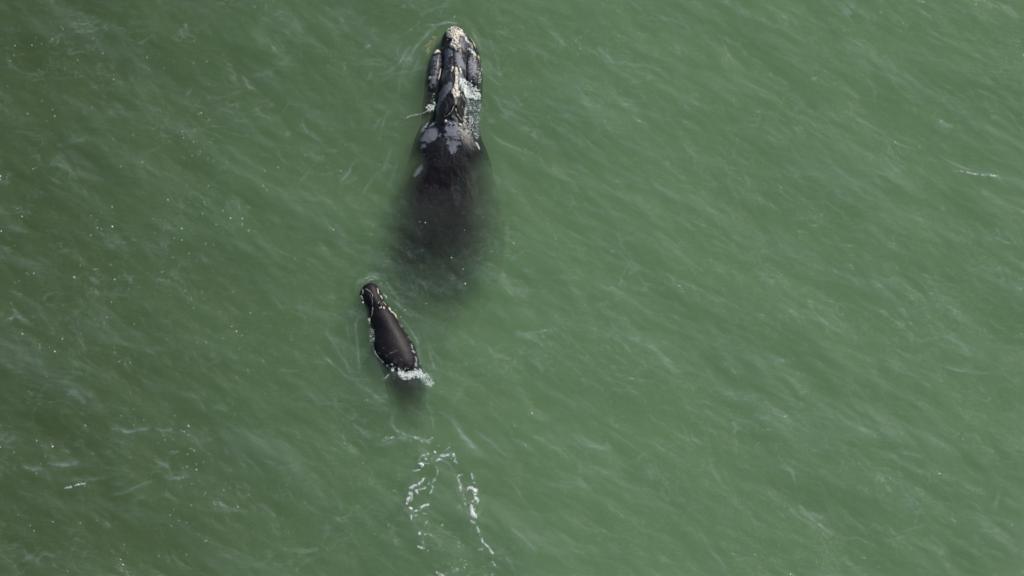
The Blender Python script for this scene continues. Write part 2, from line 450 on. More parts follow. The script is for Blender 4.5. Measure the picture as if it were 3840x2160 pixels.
def skin_patch(name, poly, topf, hgt, mat, parent, rough=0.5, step=1.3, edge=2.5, sink=0.03, sc=4.0):
    """lumpy growth that sits on the skin inside a traced outline; its edge goes under the skin"""
    P = np.asarray(poly, float)
    x0, y0 = P.min(0) - 5; x1, y1 = P.max(0) + 5
    nx = max(4, int((x1 - x0) / step)); ny = max(4, int((y1 - y0) / step))
    X, Y = np.meshgrid(np.linspace(x0, x1, nx), np.linspace(y0, y1, ny))
    d = poly_sdf(X, Y, P) + 2.2 * fnoise(X / 5, Y / 5, 3, 0.6) 
    k = smooth01(-d / edge)
    z = topf(X, Y) - sink + (hgt + sink) * k + hgt * rough * fnoise(X / sc, Y / sc, 3, 0.6) * k
    keep = d < 2.0
    F = grid_faces(ny, nx)
    kf = keep.ravel()[F].any(1)
    F = F[kf][:, ::-1]
    used = np.unique(F); mp = np.full(nx * ny, -1); mp[used] = np.arange(len(used))
    co = world_at(X, Y, z).reshape(-1, 3)[used]
    F = mp[F]
    # underside, so that it has a body
    lo = co.copy(); lo[:, 2] -= 0.05
    co2 = np.vstack([co, lo]); F2 = np.vstack([F, F[:, ::-1] + len(co)])
    me = mesh_from(name, co2, F2)
    return link(name, me, mat, parent)
def ribbon(pts, w):
    """outline round a polyline, half width w"""
    P = spline(pts, 4); T = np.gradient(P, axis=0); T /= np.linalg.norm(T, axis=1)[:, None] + 1e-9
    Nn = np.stack([-T[:, 1], T[:, 0]], 1)
    ww = w * np.ones(len(P)); ww[0] *= 0.5; ww[-1] *= 0.5
    return np.vstack([P + Nn * ww[:, None], (P - Nn * ww[:, None])[::-1]])
def blob(cx, cy, rx, ry, n=12, j=0.2):
    return [(cx + rx * math.cos(a) * (1 + random.uniform(-j, j)), cy + ry * math.sin(a) * (1 + random.uniform(-j, j))) for a in [2 * math.pi * i / n for i in range(n)]]

# ------------------------------------------------------------------ adult whale
def base_empty(name, px, py, z, label, cat):
    o = bpy.data.objects.new(name, None); C.objects.link(o)
    x, y = sea(px, py)
    tag(o, label, cat)
    o.empty_display_size = 0.5
    return o
adult = base_empty("right_whale", 1680, 700, 0, "large black adult whale with cream callosities on its head, body sinking into green water", "whale")
PATCH_A = [Z1([(960, 860), (1040, 880), (1060, 960), (1010, 980), (960, 950)]), Z1([(900, 1180), (960, 1120), (1040, 1110), (1000, 1240), (900, 1320)]), Z1([(1300, 560), (1360, 560), (1370, 720), (1320, 740)]), Z1([(700, 800), (760, 780), (800, 860), (720, 960), (690, 900)]), Z1([(720, 1200), (800, 1170), (800, 1330), (720, 1340)]), Z1([(1430, 900), (1500, 880), (1560, 1150), (1500, 1220), (1440, 1150)]),
           Z2([(930, 900), (980, 810), (1140, 800), (1180, 870), (1225, 920), (1150, 950), (1130, 1020), (1190, 1080), (1180, 1130), (1090, 1115), (1000, 1085), (920, 1095), (900, 1060), (950, 1000), (910, 940)]),
           Z2([(960, 1125), (1100, 1150), (1195, 1160), (1200, 1190), (1140, 1210), (1110, 1330), (1020, 1340), (990, 1290), (950, 1280), (1000, 1230), (950, 1190)]),
           Z2([(560, 905), (740, 890), (800, 980), (780, 1050), (720, 1130), (640, 1160), (490, 1120), (480, 1050), (530, 980)]),
           Z2([(620, 850), (720, 760), (745, 790), (700, 860), (600, 870)]), Z2([(470, 1180), (560, 1170), (540, 1230), (470, 1240)]), Z2([(790, 1030), (840, 1010), (850, 1060), (800, 1080)]),
           Z2([(780, 420), (800, 230), (900, 160), (1000, 120), (1060, 150), (1050, 240), (960, 330), (880, 410), (850, 480), (780, 560), (750, 550)]),
           Z1([(970, 780), (1030, 680), (1120, 700), (1130, 800), (1080, 870), (980, 880)]),
           Z1([(1170, 830), (1260, 750), (1310, 850), (1290, 900), (1370, 960), (1390, 1080), (1280, 1050), (1210, 1020), (1180, 920)]),
           Z1([(950, 1060), (1010, 990), (1030, 1010), (960, 1090)]), Z1([(940, 720), (1000, 670), (1015, 690), (960, 740)]), Z1([(1270, 480), (1330, 470), (1320, 560), (1270, 560)]),
           Z1([(1240, 1200), (1300, 1190), (1390, 1260), (1350, 1449), (1240, 1449)]), Z2([(1210, 330), (1330, 340), (1300, 560), (1260, 560), (1290, 420)]),
           Z3([(540, 545), (600, 450), (660, 405), (675, 470), (600, 550), (560, 572)])]
MOT_A = [(Z1([(900, 720), (940, 900), (930, 1100), (830, 1400), (700, 1420), (640, 1200), (700, 900), (780, 780)]), 0.9), (Z1([(1400, 800), (1560, 760), (1660, 1000), (1640, 1330), (1420, 1300), (1390, 1000)]), 0.8),
         (Z3([(620, 120), (1300, 80), (1420, 260), (1300, 420), (900, 480), (640, 400)]), 0.10), (Z3([(1050, 680), (1230, 720), (1180, 1000), (1100, 1000)]), 0.18),
         (Z1([(1150, 760), (1400, 800), (1420, 1300), (1200, 1300)]), 0.7), (Z1([(930, 500), (1150, 560), (1200, 1449), (880, 1449)]), 0.35), (Z1([(1340, 340), (1480, 500), (1600, 800), (1400, 800), (1300, 500)]), 0.9)]
def w_adult(y):
    return np.interp(y, [100, 108, 125, 150, 200, 260, 320, 400, 450, 490, 530, 580, 640, 700, 760, 850, 950, 1050, 1130, 1200, 1290, 1390],
                     [6, 32, 60, 78, 98, 108, 110, 110, 113, 120, 131, 150, 184, 216, 240, 254, 254, 224, 174, 112, 60, 9])
def th_adult(y):
    return np.interp(y, [100, 125, 200, 400, 600, 850, 1050, 1200, 1390], [0.2, 0.8, 1.6, 2.0, 2.2, 2.1, 1.5, 0.7, 0.1])
def flipper(px, py, z, side, L, chord, back):
    out = []
    x, y = sea(px, py); x = float(x); y = float(y)
    for t in np.linspace(0, 1, 14):
        ch = chord * (0.55 + 1.2 * t * (1 - t) * 2 ** 0.9) * (1 - 0.75 * max(0, t - 0.7) / 0.3)
        out.append((x + side * L * t, y - back * t**1.4, z - 0.35 * L * t, rad(90) - side * rad(-15 * t), max(ch, .03), 0.14 * L / 2 * (1 - 0.85 * t) + 0.01))
    return out
def fluke_half(px, py, z, side, L, chord):
    out = []
    x, y = sea(px, py); x = float(x); y = float(y)
    for t in np.linspace(0, 1, 14):
        out.append((x + side * L * t, y - 0.28 * L * t**1.3, z - 0.02 * L * t, rad(90), max(chord * (1 - t)**0.75, 0.02), 0.10 * (1 - t) + 0.008))
    return out
body = whale_body("body", TRUNK, mother_top, 101.0, 1389.0, 560, 190, th_adult, w_adult, M_skin_adult, PATCH_A, MOT_A,
                  lambda x, y: smooth01((y - 520) / 120) * 0.3, adult,
                  [flipper(1560, 660, -2.9, -1, 1.9, 0.55, 1.1), flipper(1780, 660, -2.9, 1, 1.9, 0.55, 1.1)],
                  [fluke_half(1630, 1386, -3.95, -1, 2.3, 0.7), fluke_half(1630, 1386, -3.95, 1, 2.3, 0.7)])
bonnet = Z1([(1000, 330), (1060, 270), (1180, 240), (1300, 280), (1350, 350), (1320, 440), (1260, 460), (1240, 540), (1250, 620), (1290, 640), (1280, 700), (1230, 720), (1185, 755), (1140, 700), (1080, 670), (1050, 620), (1110, 560), (1110, 510), (1040, 470), (1000, 420)])
tag(skin_patch("callosity", bonnet, mother_top, 0.09, M_call, body and adult, 0.8), "large cream bonnet callosity on the snout")
skin_patch("callosity", Z1([(990, 310), (1050, 250), (1180, 225), (1310, 270), (1340, 330), (1250, 330), (1130, 320), (1040, 370)]), mother_top, 0.10, M_call_grey, adult, 1.0)
ridge = Z1([(1170, 1060), (1225, 1075), (1235, 1180), (1225, 1300), (1232, 1400)]) + Z2([(1150, 60), (1150, 130), (1160, 260), (1190, 270), (1180, 370), (1140, 390), (1080, 430), (1055, 370), (1015, 300), (1050, 240), (1080, 150), (1092, 0)]) + Z1([(1150, 1350), (1165, 1250), (1155, 1150)])
skin_patch("callosity", ridge, mother_top, 0.06, M_call, adult, 0.8)
for poly, h, mt in ((Z1([(1080, 1090), (1140, 1050), (1165, 1070), (1135, 1130), (1110, 1170), (1085, 1150)]), 0.05, M_call), (Z1([(1240, 1060), (1300, 1080), (1310, 1180), (1270, 1200), (1240, 1130)]), 0.05, M_call),
                    (Z1([(830, 630), (900, 690), (850, 720), (780, 765), (745, 730), (800, 660)]), 0.07, M_call), (Z1([(900, 335), (930, 345), (915, 395), (890, 385)]), 0.05, M_lice_and_glint), (ribbon(Z1([(905, 400), (870, 480), (855, 560), (850, 620)]), 2.0), 0.04, M_lice_and_glint),
                    (blob(*Z1([(932, 612)])[0], 3.5, 4.5), 0.05, M_lice_and_glint), (blob(*Z1([(1110, 828)])[0], 4.5, 3.5), 0.04, M_lice_and_glint), (ribbon(Z1([(905, 1010), (890, 1090), (868, 1190), (845, 1240)]), 2.8), 0.05, M_call),
                    (Z1([(650, 1170), (690, 1190), (720, 1210), (690, 1260), (655, 1260)]), 0.06, M_call), (blob(*Z1([(1055, 1050)])[0], 4, 3), 0.04, M_call), (blob(*Z1([(1025, 505)])[0], 3.5, 2.5), 0.04, M_lice_and_glint)):
    skin_patch("callosity", poly, mother_top, h, mt, adult, 0.7)
for (zx, zy, r) in ((930, 815, 7.5), (1010, 850, 5.6), (1088, 858, 5.2), (1190, 852, 7.0), (1285, 890, 5.0)):
    skin_patch("callosity", blob(*Z2([(zx, zy)])[0], r, r * 0.8), mother_top, 0.10, M_lice_and_glint, adult, 0.4, 0.9, 3.0)
# lower-jaw growths seen through the water beside the snout
for poly in (Z1([(660, 460), (740, 380), (800, 310), (790, 260), (730, 250), (700, 340), (640, 400), (560, 470), (540, 520), (640, 470), (660, 560), (600, 620), (570, 580)]), Z1([(1350, 330), (1420, 360), (1440, 390), (1390, 360)]),
             Z1([(1480, 390), (1550, 500), (1590, 640), (1540, 620), (1500, 500), (1440, 430)]), Z1([(1600, 740), (1660, 760), (1640, 830), (1600, 830)])):
    c = np.mean(poly, axis=0)
    skin_patch("callosity", poly, lambda x, y: np.maximum(mother_top(x, y), -0.75 - 0.0 * x), 0.10, M_ochre, adult, 0.6)
# nostrils; the highlights along their rims are painted as pale strips
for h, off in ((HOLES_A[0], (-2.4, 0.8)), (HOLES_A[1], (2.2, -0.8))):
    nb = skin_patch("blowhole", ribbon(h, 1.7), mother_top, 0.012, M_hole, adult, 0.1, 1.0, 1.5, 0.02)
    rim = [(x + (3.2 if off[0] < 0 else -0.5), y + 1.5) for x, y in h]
    skin_patch("rim", ribbon(rim, 1.9), mother_top, 0.07, M_lice_and_glint, nb, 0.4, 0.9, 1.5)
skin_patch("rim", ribbon(Z2([(1225, 480), (1230, 560)]), 1.6), mother_top, 0.02, M_call_grey, adult, 0.4, 0.9, 1.5)

# ------------------------------------------------------------------ calf
calf = base_empty("right_whale_calf", 1450, 1300, 0, "small smooth dark calf whose back breaks the surface beside the adult's sunken tail", "whale calf")
def w_calf(y):
    return np.interp(y, [1060, 1064, 1077, 1100, 1138, 1160, 1185, 1237, 1272, 1300, 1355, 1395, 1427, 1465, 1512, 1560, 1600, 1622], [4, 17, 34, 44, 45, 48, 56, 64, 77, 85, 78, 76, 76, 70, 60, 42, 22, 7])
def th_calf(y):
    return np.interp(y, [1060, 1100, 1200, 1300, 1400, 1500, 1622], [0.08, 0.5, 0.8, 0.95, 0.8, 0.45, 0.06])
PATCH_C = [ribbon(Z6([(540, 365), (550, 325), (620, 290), (690, 272)]), 1.6), ribbon(Z6([(430, 285), (470, 250), (510, 225)]), 1.0)]
MOT_C = [(Z6([(380, 20), (800, 20), (900, 300), (900, 450), (700, 500), (420, 280)]), 0.10), (Z5([(750, 850), (980, 850), (1300, 1250), (1400, 1449), (760, 1449)]), 0.05), (Z6([(640, 330), (860, 330), (900, 420), (840, 500), (720, 480), (620, 420)]), 0.35), (Z5([(600, 180), (760, 220), (800, 400), (640, 380)]), 0.10)]
cbody = whale_body("body", CALF, calf_top, 1060.5, 1621.0, 380, 130, th_calf, w_calf, M_skin_calf, PATCH_C, MOT_C,
                   lambda x, y: 0.3 + 0 * x, calf, [flipper(1430, 1255, -1.9, -1, 0.85, 0.26, 0.55), flipper(1500, 1265, -1.9, 1, 0.85, 0.26, 0.55)],
                   [fluke_half(1554, 1618, -2.92, -1, 1.0, 0.32), fluke_half(1554, 1618, -2.92, 1, 1.0, 0.32)])
for pts, w, h, mt in ((Z5([(500, 315), (560, 350), (640, 415), (675, 470), (680, 560)]), 1.9, 0.03, M_call), (Z5([(680, 560), (676, 620), (676, 690)]), 2.0, 0.03, M_call), (Z5([(678, 700), (680, 780), (672, 850), (645, 920)]), 2.8, 0.035, M_call),
                      (Z5([(635, 940), (605, 990), (615, 1030)]), 3.0, 0.04, M_call), (Z5([(460, 330), (470, 380), (455, 430)]), 3.2, 0.04, M_call), (Z5([(425, 450), (450, 495), (465, 525)]), 2.0, 0.03, M_call),
                      (Z5([(765, 280), (795, 330), (800, 400), (830, 445)]), 2.6, 0.03, M_call), (Z5([(835, 450), (875, 510)]), 2.0, 0.03, M_call),
                      (Z5([(1020, 715), (1075, 800), (1150, 860), (1190, 930)]), 2.6, 0.05, M_call)):
    skin_patch("callosity", ribbon(pts, w), (lambda x, y: np.maximum(calf_top(x, y), -0.01)), h, mt, calf, 0.6, 0.9, 1.8)
nb = skin_patch("blowhole", blob(1433.5, 1146, 7, 9, 12, 0.08), calf_top, 0.012, M_hole, calf, 0.1, 0.9, 1.5, 0.02)
for pts, w, mt in ((Z5([(850, 615), (810, 660), (800, 715)]), 2.0, M_call_grey), (Z5([(905, 605), (950, 635), (975, 690)]), 2.0, M_lice_and_glint)):
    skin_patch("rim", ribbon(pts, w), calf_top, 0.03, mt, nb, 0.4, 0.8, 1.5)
for cx, cy, rx, ry in ((838, 780, 5, 4.2), (868, 755, 3.6, 4.6), (925, 765, 5, 7)):
    skin_patch("callosity", blob(*Z5([(cx, cy)])[0], rx, ry), calf_top, 0.06, M_lice_and_glint, calf, 0.4, 0.8, 2.5)

# ------------------------------------------------------------------ the sea
HW, HH, DX = 29.0, 19.0, 0.05
nx, ny = int(2 * HW / DX) + 1, int(2 * HH / DX) + 1
gx = np.linspace(-HW, HW, nx); gy = np.linspace(-HH, HH, ny)
GX, GY = np.meshgrid(gx, gy)
PX, PY = sea_inv(GX, GY)
fx = np.fft.fftfreq(nx, DX)[None, :]; fy = np.fft.fftfreq(ny, DX)[:, None]
K = np.hypot(fx, fy) + 1e-9
def spectral(lo, hi, ang, spread, power, seed):
    """random wave field: wavelengths lo..hi metres travelling towards angle ang"""
    r = np.random.default_rng(seed)
    w = np.fft.fft2(r.standard_normal((ny, nx)))
    A = (1 / K)**power * np.exp(-(K * lo)**2) * (1 - np.exp(-(K * hi)**2))
    th = np.arctan2(fy, fx) - ang
    A = A * (np.exp(-(np.sin(th) / spread)**2) + 0.04)
    A[0, 0] = 0
    f = np.real(np.fft.ifft2(w * A)); return f / f.std()
# crests run from upper left to lower right on the chart: waves travel towards +57 degrees
A1 = rad(57)
swell = spectral(1.6, 9.0, rad(70), 0.8, 1.5, 3)
chop = spectral(0.35, 3.0, A1, 0.55, 1.3, 4)
streak = spectral(0.09, 1.2, rad(60), 0.22, 1.0, 5)
cross = spectral(0.3, 2.5, rad(100), 0.6, 1.3, 6)
east = smooth01((GX + 9) / 16)
H = 0.042 * swell + 0.016 * chop + 0.0022 * streak * (0.4 + 0.6 * east) + 0.008 * cross * (1 - east)
# ridged crests
film = np.zeros_like(GX)
# traced wisps: (points in survey px, half width px, strength, ridge height)
def add_wisp(pts, w, s, seed=0, h=0.0, raw=False):
    global H
    P = np.asarray(pts, float) if raw else spline(pts, 8)
    x0, y0 = P.min(0) - 6 * w; x1, y1 = P.max(0) + 6 * w
    ax, _ = sea(x0, y0); bx, by = sea(x1, y1); _, ay = sea(x0, y0)
    i0, i1 = np.searchsorted(gx, [float(ax), float(bx)]); j0, j1 = np.searchsorted(gy, [float(by), float(ay)])
    if i1 <= i0 or j1 <= j0: return
    sl = (slice(j0, j1), slice(i0, i1))
    px, py = PX[sl], PY[sl]
    wx = px + 3.0 * fnoise(px / 18 + seed, py / 18, 3); wy = py + 3.0 * fnoise(px / 18, py / 18 + seed + 40, 3)
    d, t = line_dist(wx, wy, P)
    taper = np.sin(np.clip(t, 0.0, 1) * math.pi)**0.7
    br = 0.35 + 0.65 * smooth01(0.5 + 1.3 * fnoise(px / 9 + seed * 3, py / 9, 3))
    val = s * taper * br * (0.65 * np.exp(-(d / (w * 0.8))**2) + 0.35 * np.exp(-(d / (w * 3.2))**2))
    film[sl] = np.maximum(film[sl], val)
    if h: H[sl] += h * taper * np.exp(-(d / (w * 1.6))**2)
F = 3840 / 2576.0
def D_(pts): return [(x * F, y * F) for x, y in pts]
WISPS = [  # in display pixels (2576 wide)
    ([(610, 195), (625, 215), (645, 222)], 2, .25), ([(610, 190), (660, 185), (700, 165), (745, 125)], 5, .10), ([(950, 190), (980, 180), (1010, 150), (1030, 110)], 2, .18), ([(915, 120), (935, 112)], 2, .3),
    ([(845, 465), (870, 440), (885, 415), (905, 395)], 2, .24), ([(860, 460), (890, 450), (900, 425)], 2, .16), ([(755, 290), (770, 330), (790, 345), (815, 355)], 2.2, .14), ([(745, 470), (765, 445), (785, 425)], 2.2, .14),
    ([(465, 285), (500, 320), (560, 345)], 2.2, .12), ([(490, 635), (515, 655), (545, 665)], 2.5, .14), ([(420, 560), (425, 575), (440, 585)], 2, .14), ([(460, 60), (470, 75), (465, 95)], 2.5, .14),
    ([(1230, 240), (1250, 250), (1265, 280), (1290, 300)], 2, .16), ([(1430, 405), (1460, 420), (1485, 440)], 2, .14), ([(1520, 140), (1560, 160), (1620, 165), (1700, 165)], 3, .12), ([(1370, 70), (1400, 95), (1420, 120)], 3, .10),
    ([(1280, 845), (1330, 840), (1400, 830)], 2, .20), ([(1310, 850), (1360, 848), (1390, 838)], 1.6, .14), ([(1490, 765), (1520, 768), (1560, 755)], 2.5, .14), ([(1570, 850), (1600, 855), (1610, 845)], 2.5, .13),
    ([(2190, 320), (2220, 335), (2250, 358), (2290, 375)], 2.2, .18), ([(2380, 400), (2420, 420), (2480, 438), (2565, 455)], 2.4, .26), ([(2370, 395), (2410, 415), (2440, 432)], 1.6, .22), ([(2150, 300), (2180, 312), (2215, 335)], 2, .14), ([(2090, 420), (2120, 440), (2140, 455)], 2, .14),
    ([(1925, 490), (1945, 520), (1965, 540)], 2, .18), ([(2115, 575), (2140, 590), (2180, 600)], 2, .12), ([(1980, 555), (2040, 548), (2090, 545)], 3, .10), ([(2190, 205), (2200, 235), (2198, 265)], 1.6, .16),
    ([(270, 1075), (300, 1083), (330, 1085), (380, 1076)], 3, .30), ([(390, 1075), (410, 1083), (440, 1078)], 4, .20), ([(50, 1168), (70, 1180), (110, 1182)], 2.6, .26), ([(120, 1165), (150, 1172), (205, 1162)], 3.4, .28),
    ([(0, 1108), (20, 1110), (40, 1095)], 2.5, .2), ([(270, 1240), (310, 1240), (350, 1222), (395, 1205)], 2.2, .18), ([(380, 1160), (410, 1168), (430, 1180)], 3, .18), ([(410, 1195), (435, 1205), (480, 1195)], 5, .22), ([(180, 1205), (230, 1205), (280, 1200)], 3, .16),
    ([(530, 1260), (560, 1270), (600, 1290)], 2.5, .24), ([(490, 1270), (520, 1285), (570, 1285), (630, 1285)], 2, .18), ([(150, 1325), (200, 1340)], 1.4, .22), ([(165, 1338), (210, 1350)], 1.4, .22), ([(180, 1352), (215, 1362)], 1.4, .24), ([(100, 1305), (140, 1315)], 1.4, .14),
    ([(330, 1265), (345, 1255), (360, 1248)], 5, .12), ([(265, 1310), (270, 1320), (280, 1325)], 3, .22), ([(590, 1230), (610, 1250), (625, 1240)], 4, .12), ([(830, 1230), (850, 1260), (860, 1290)], 3, .12), ([(640, 1265), (665, 1275), (690, 1300)], 3, .16),
    ([(800, 820), (830, 850), (860, 900), (900, 950)], 2.4, .20), ([(780, 850), (820, 900), (870, 945), (920, 975)], 2.2, .18), ([(905, 940), (900, 880), (895, 820), (905, 790)], 1.8, .18), ([(860, 870), (875, 930), (905, 965)], 2, .14), ([(690, 920), (720, 935), (760, 930)], 2.5, .14),
    ([(885, 1060), (905, 1080), (940, 1105)], 2.4, .2), ([(890, 965), (930, 985), (960, 1010), (975, 1000)], 2, .2), ([(965, 1000), (990, 995), (1000, 975), (1010, 1000)], 1.8, .26), ([(1000, 1010), (990, 1040), (985, 1065), (1000, 1085), (1040, 1100), (1070, 1105)], 2, .24),
    ([(950, 1000), (985, 997), (1000, 1000)], 2, .22), ([(930, 1115), (960, 1120), (1000, 1108)], 2, .14), ([(1100, 1030), (1140, 1060), (1165, 1100), (1200, 1140)], 3, .24), ([(1130, 1060), (1160, 1090), (1215, 1150)], 2.5, .2), ([(1190, 1080), (1230, 1110), (1260, 1130)], 2.2, .16),
    ([(1220, 1120), (1250, 1130), (1285, 1160)], 2, .2), ([(1270, 1200), (1300, 1230), (1310, 1255)], 2.4, .18), ([(1310, 1360), (1330, 1370), (1350, 1395)], 3, .18), ([(1280, 1330), (1310, 1350), (1330, 1372)], 2.4, .14), ([(1100, 1150), (1130, 1170), (1160, 1215)], 2, .16),
    ([(2370, 930), (2420, 935), (2480, 938), (2540, 940)], 2, .16), ([(2360, 915), (2400, 930), (2450, 932)], 2.4, .18), ([(1840, 1060), (1850, 1075), (1845, 1095)], 2, .18), ([(1790, 1050), (1830, 1075), (1850, 1080)], 2, .14), ([(1760, 1020), (1790, 1045), (1830, 1065)], 1.8, .16),
    ([(2140, 1060), (2180, 1085), (2210, 1105)], 2.4, .2), ([(2150, 1075), (2180, 1090), (2200, 1075)], 2, .16), ([(2250, 1130), (2290, 1145), (2330, 1145)], 2, .2), ([(1960, 1175), (1990, 1190), (2005, 1230)], 2.2, .22), ([(1930, 1170), (1965, 1180), (1985, 1185)], 2.4, .16),
    ([(2005, 1240), (2015, 1280), (2050, 1310), (2100, 1345)], 2, .22), ([(2120, 1350), (2160, 1355), (2200, 1375)], 2, .16), ([(2330, 1340), (2360, 1365), (2380, 1385)], 2, .18), ([(2490, 1280), (2505, 1265), (2510, 1235)], 1.8, .24), ([(2270, 1340), (2300, 1330), (2330, 1320)], 2, .14),
    ([(1440, 1105), (1480, 1120), (1540, 1130)], 3, .18), ([(1780, 1380), (1800, 1400), (1830, 1430)], 2.6, .18), ([(1590, 1170), (1615, 1145), (1640, 1130)], 2, .12), ([(1700, 1010), (1740, 1030), (1780, 1045)], 2, .12), ([(1520, 1100), (1530, 1120), (1545, 1130)], 1.8, .14),
    ([(1015, 210), (1025, 160), (1050, 110), (1085, 75)], 1.4, .16), ([(1000, 250), (1008, 190), (1030, 135), (1060, 95)], 1.6, .13), ([(1215, 110), (1230, 160), (1235, 215)], 1.5, .12), ([(1225, 90), (1250, 150), (1258, 210)], 1.8, .09),
    ([(1225, 320), (1250, 350), (1300, 375), (1350, 385)], 1.8, .14), ([(1215, 400), (1240, 440), (1290, 470)], 1.8, .12), ([(940, 330), (955, 300), (985, 285)], 1.6, .12), ([(975, 480), (990, 430), (1005, 395)], 1.6, .12), ([(905, 500), (930, 455), (955, 430)], 1.6, .12),
    ([(1060, 1000), (1085, 1040), (1090, 1090)], 2, .14), ([(870, 800), (880, 860), (905, 910)], 1.6, .16), ([(1075, 870), (1090, 920), (1100, 960)], 1.8, .14), ([(1060, 830), (1085, 880), (1120, 930)], 1.8, .12),
    # wakes and ripple rings round the two heads
    ([(1085, 75), (1100, 62), (1130, 57), (1160, 62)], 1.6, .35), ([(1050, 120), (1070, 90), (1100, 68)], 1.8, .2), ([(1020, 160), (1045, 120), (1065, 90)], 1.8, .18), ([(1180, 75), (1200, 100), (1215, 150)], 2, .12), ([(1050, 40), (1100, 20), (1140, 15)], 1.8, .16),
    ([(1030, 200), (1045, 165), (1060, 140)], 1.6, .14), ([(960, 440), (975, 400), (985, 360)], 1.8, .14), ([(950, 360), (970, 290), (1000, 270)], 1.6, .14), ([(1240, 260), (1275, 280), (1330, 310)], 1.8, .16), ([(1245, 280), (1290, 310)], 1.6, .12), ([(1240, 470), (1245, 500)], 1.8, .1),
    ([(905, 715), (915, 703), (935, 697), (955, 702)], 1.6, .4), ([(895, 735), (898, 712), (912, 698)], 1.5, .2), ([(965, 705), (985, 730), (1010, 770)], 1.5, .2), ([(980, 745), (1010, 775), (1040, 800)], 2.5, .22), ([(960, 690), (940, 688), (915, 692)], 1.5, .2),
    ([(1010, 800), (1045, 850), (1060, 900)], 1.5, .3), ([(890, 770), (880, 790), (890, 800)], 4, .14), ([(1000, 760), (1060, 800), (1110, 830)], 1.8, .12),
]
for i, (pts, w, s) in enumerate(WISPS):
    near_ = 1.6 if (870 < pts[0][0] < 1330 and pts[0][1] < 1180) else 1.25
    add_wisp(D_(pts), w * F, s * near_, i * 1.7, 0.016)
# many more, faint and random, lying along the crests
rw = random.Random(9)
for i in range(620):
    cx, cy = rw.uniform(-600, 4440), rw.uniform(-500, 2660)
    e = min(1, max(0, (cx - 1100) / 1400))
    a = rad(rw.gauss(33, 12) if rw.random() < 0.4 + 0.5 * e else rw.gauss(5, 28))
    L = rw.uniform(30, 150); bend = rw.uniform(-0.25, 0.25)
    pts = []
    for k in range(6):
        t = k / 5 - 0.5
        u, v = L * t, L * bend * (1 - 4 * t * t) + rw.gauss(0, 2.5)
        pts.append((cx + u * math.cos(a) - v * math.sin(a), cy + u * math.sin(a) + v * math.cos(a)))
    add_wisp(pts, rw.uniform(2.0, 4.5), rw.uniform(0.04, 0.17), i * 0.9 + 300, 0.005)
# filaments: wandering thin lines where ridges of noise cross, in patches
for k, (ang, sx_, sy_, amp) in enumerate(((33, 150, 46, .15), (20, 90, 40, .11), (50, 120, 34, .10), (-8, 110, 50, .13))):
    ca, sa = math.cos(rad(ang)), math.sin(rad(ang))
    u = PX * ca + PY * sa; v = -PX * sa + PY * ca
    wx = fnoise(u / 60 + 9 * k, v / 60, 3) * 0.5; wy = fnoise(u / 60, v / 60 + 7 * k, 3) * 0.5
    rg = 1 - np.abs(fnoise(u / sx_ + wx + 3.1 * k, v / sy_ + wy, 3, 0.55)) * 2.0
    gate = smooth01((fnoise(PX / 210 + 5 * k, PY / 150 + 11 * k, 3) - 0.05) / 0.35)
    wgt = (1 - 0.6 * east) if ang < 0 else (0.6 + 0.4 * east)
    film += amp * smooth01((rg - 0.86) / 0.14)**2 * gate * wgt
mott = spectral(0.22, 1.8, rad(65), 0.9, 1.4, 31)
film += 0.012 * np.clip(mott, -1.6, 3) * (0.8 + 0.2 * east)
H += 0.006 * mott
# broad soft veils
veil = smooth01(0.5 + 0.9 * spectral(0.8, 6.0, rad(62), 0.45, 1.2, 8) - 0.9)
film += 0.035 * veil + 0.006 * np.clip(swell, -1, 2.5) + 0.006 * np.clip(spectral(1.0, 5.0, rad(80), 1.2, 1.4, 77), -1, 2.5)
film += 0.013 * np.clip(streak, -1.5, 3) * (0.45 + 0.55 * east)
fine = spectral(0.05, 0.5, rad(60), 0.15, 0.6, 12)
film += 0.006 * fine * (0.4 + 0.6 * east)
calm = np.minimum(np.hypot((PX - 1670) / 175, (PY - 620) / 400), np.hypot((PX - 1500) / 75, (PY - 1400) / 170))
film = np.clip(film + 0.004, 0, 0.85) * (0.07 + 0.93 * smooth01((calm - 0.6) / 0.6))
# milky water under the foam
def blur_area(poly, s, soft):
    global film
    d = poly_sdf(PX, PY, poly); film = np.maximum(film, s * smooth01(0.5 - d / soft) * (0.6 + 0.6 * fnoise(PX / 14, PY / 14, 4)))
FOAM_R = Z2([(1280, 330), (1560, 380), (1560, 700), (1540, 900), (1500, 1080), (1420, 1030), (1300, 900), (1250, 860), (1260, 600), (1290, 450)])
blur_area(FOAM_R, 0.30, 16); blur_area(Z2([(1180, 30), (1320, 30), (1400, 80), (1500, 170), (1560, 340), (1480, 340), (1400, 310), (1270, 330), (1210, 230)]), 0.4, 14)
blur_area(Z6([(940, 470), (1060, 490), (1150, 560), (1190, 700), (1100, 760), (1000, 640), (900, 620)]), 0.30, 18)
blur_area(Z1([(1380, 420), (1500, 560), (1580, 760), (1640, 1100), (1680, 1300), (1560, 1300), (1500, 900), (1400, 600)]), 0.22, 14)
for pts in ([(545, 330), (590, 360), (650, 365), (720, 360), (790, 420)], [(400, 410), (440, 375), (500, 340)], [(465, 560), (400, 620), (330, 690), (305, 780)], [(320, 820), (380, 855), (440, 820), (500, 805)], [(340, 900), (420, 1060), (460, 1140), (440, 1200)],
            [(500, 600), (540, 650), (520, 700)], [(765, 545), (790, 640), (830, 740), (830, 800)], [(885, 515), (915, 640), (930, 760), (900, 830), (915, 930)], [(905, 965), (950, 1040), (995, 1140), (1080, 1260)], [(560, 1415), (640, 1440), (820, 1385)], [(100, 210), (340, 190), (510, 230)]):
    add_wisp(Z7(pts), 7, 0.26, pts[0][0] * 0.1)
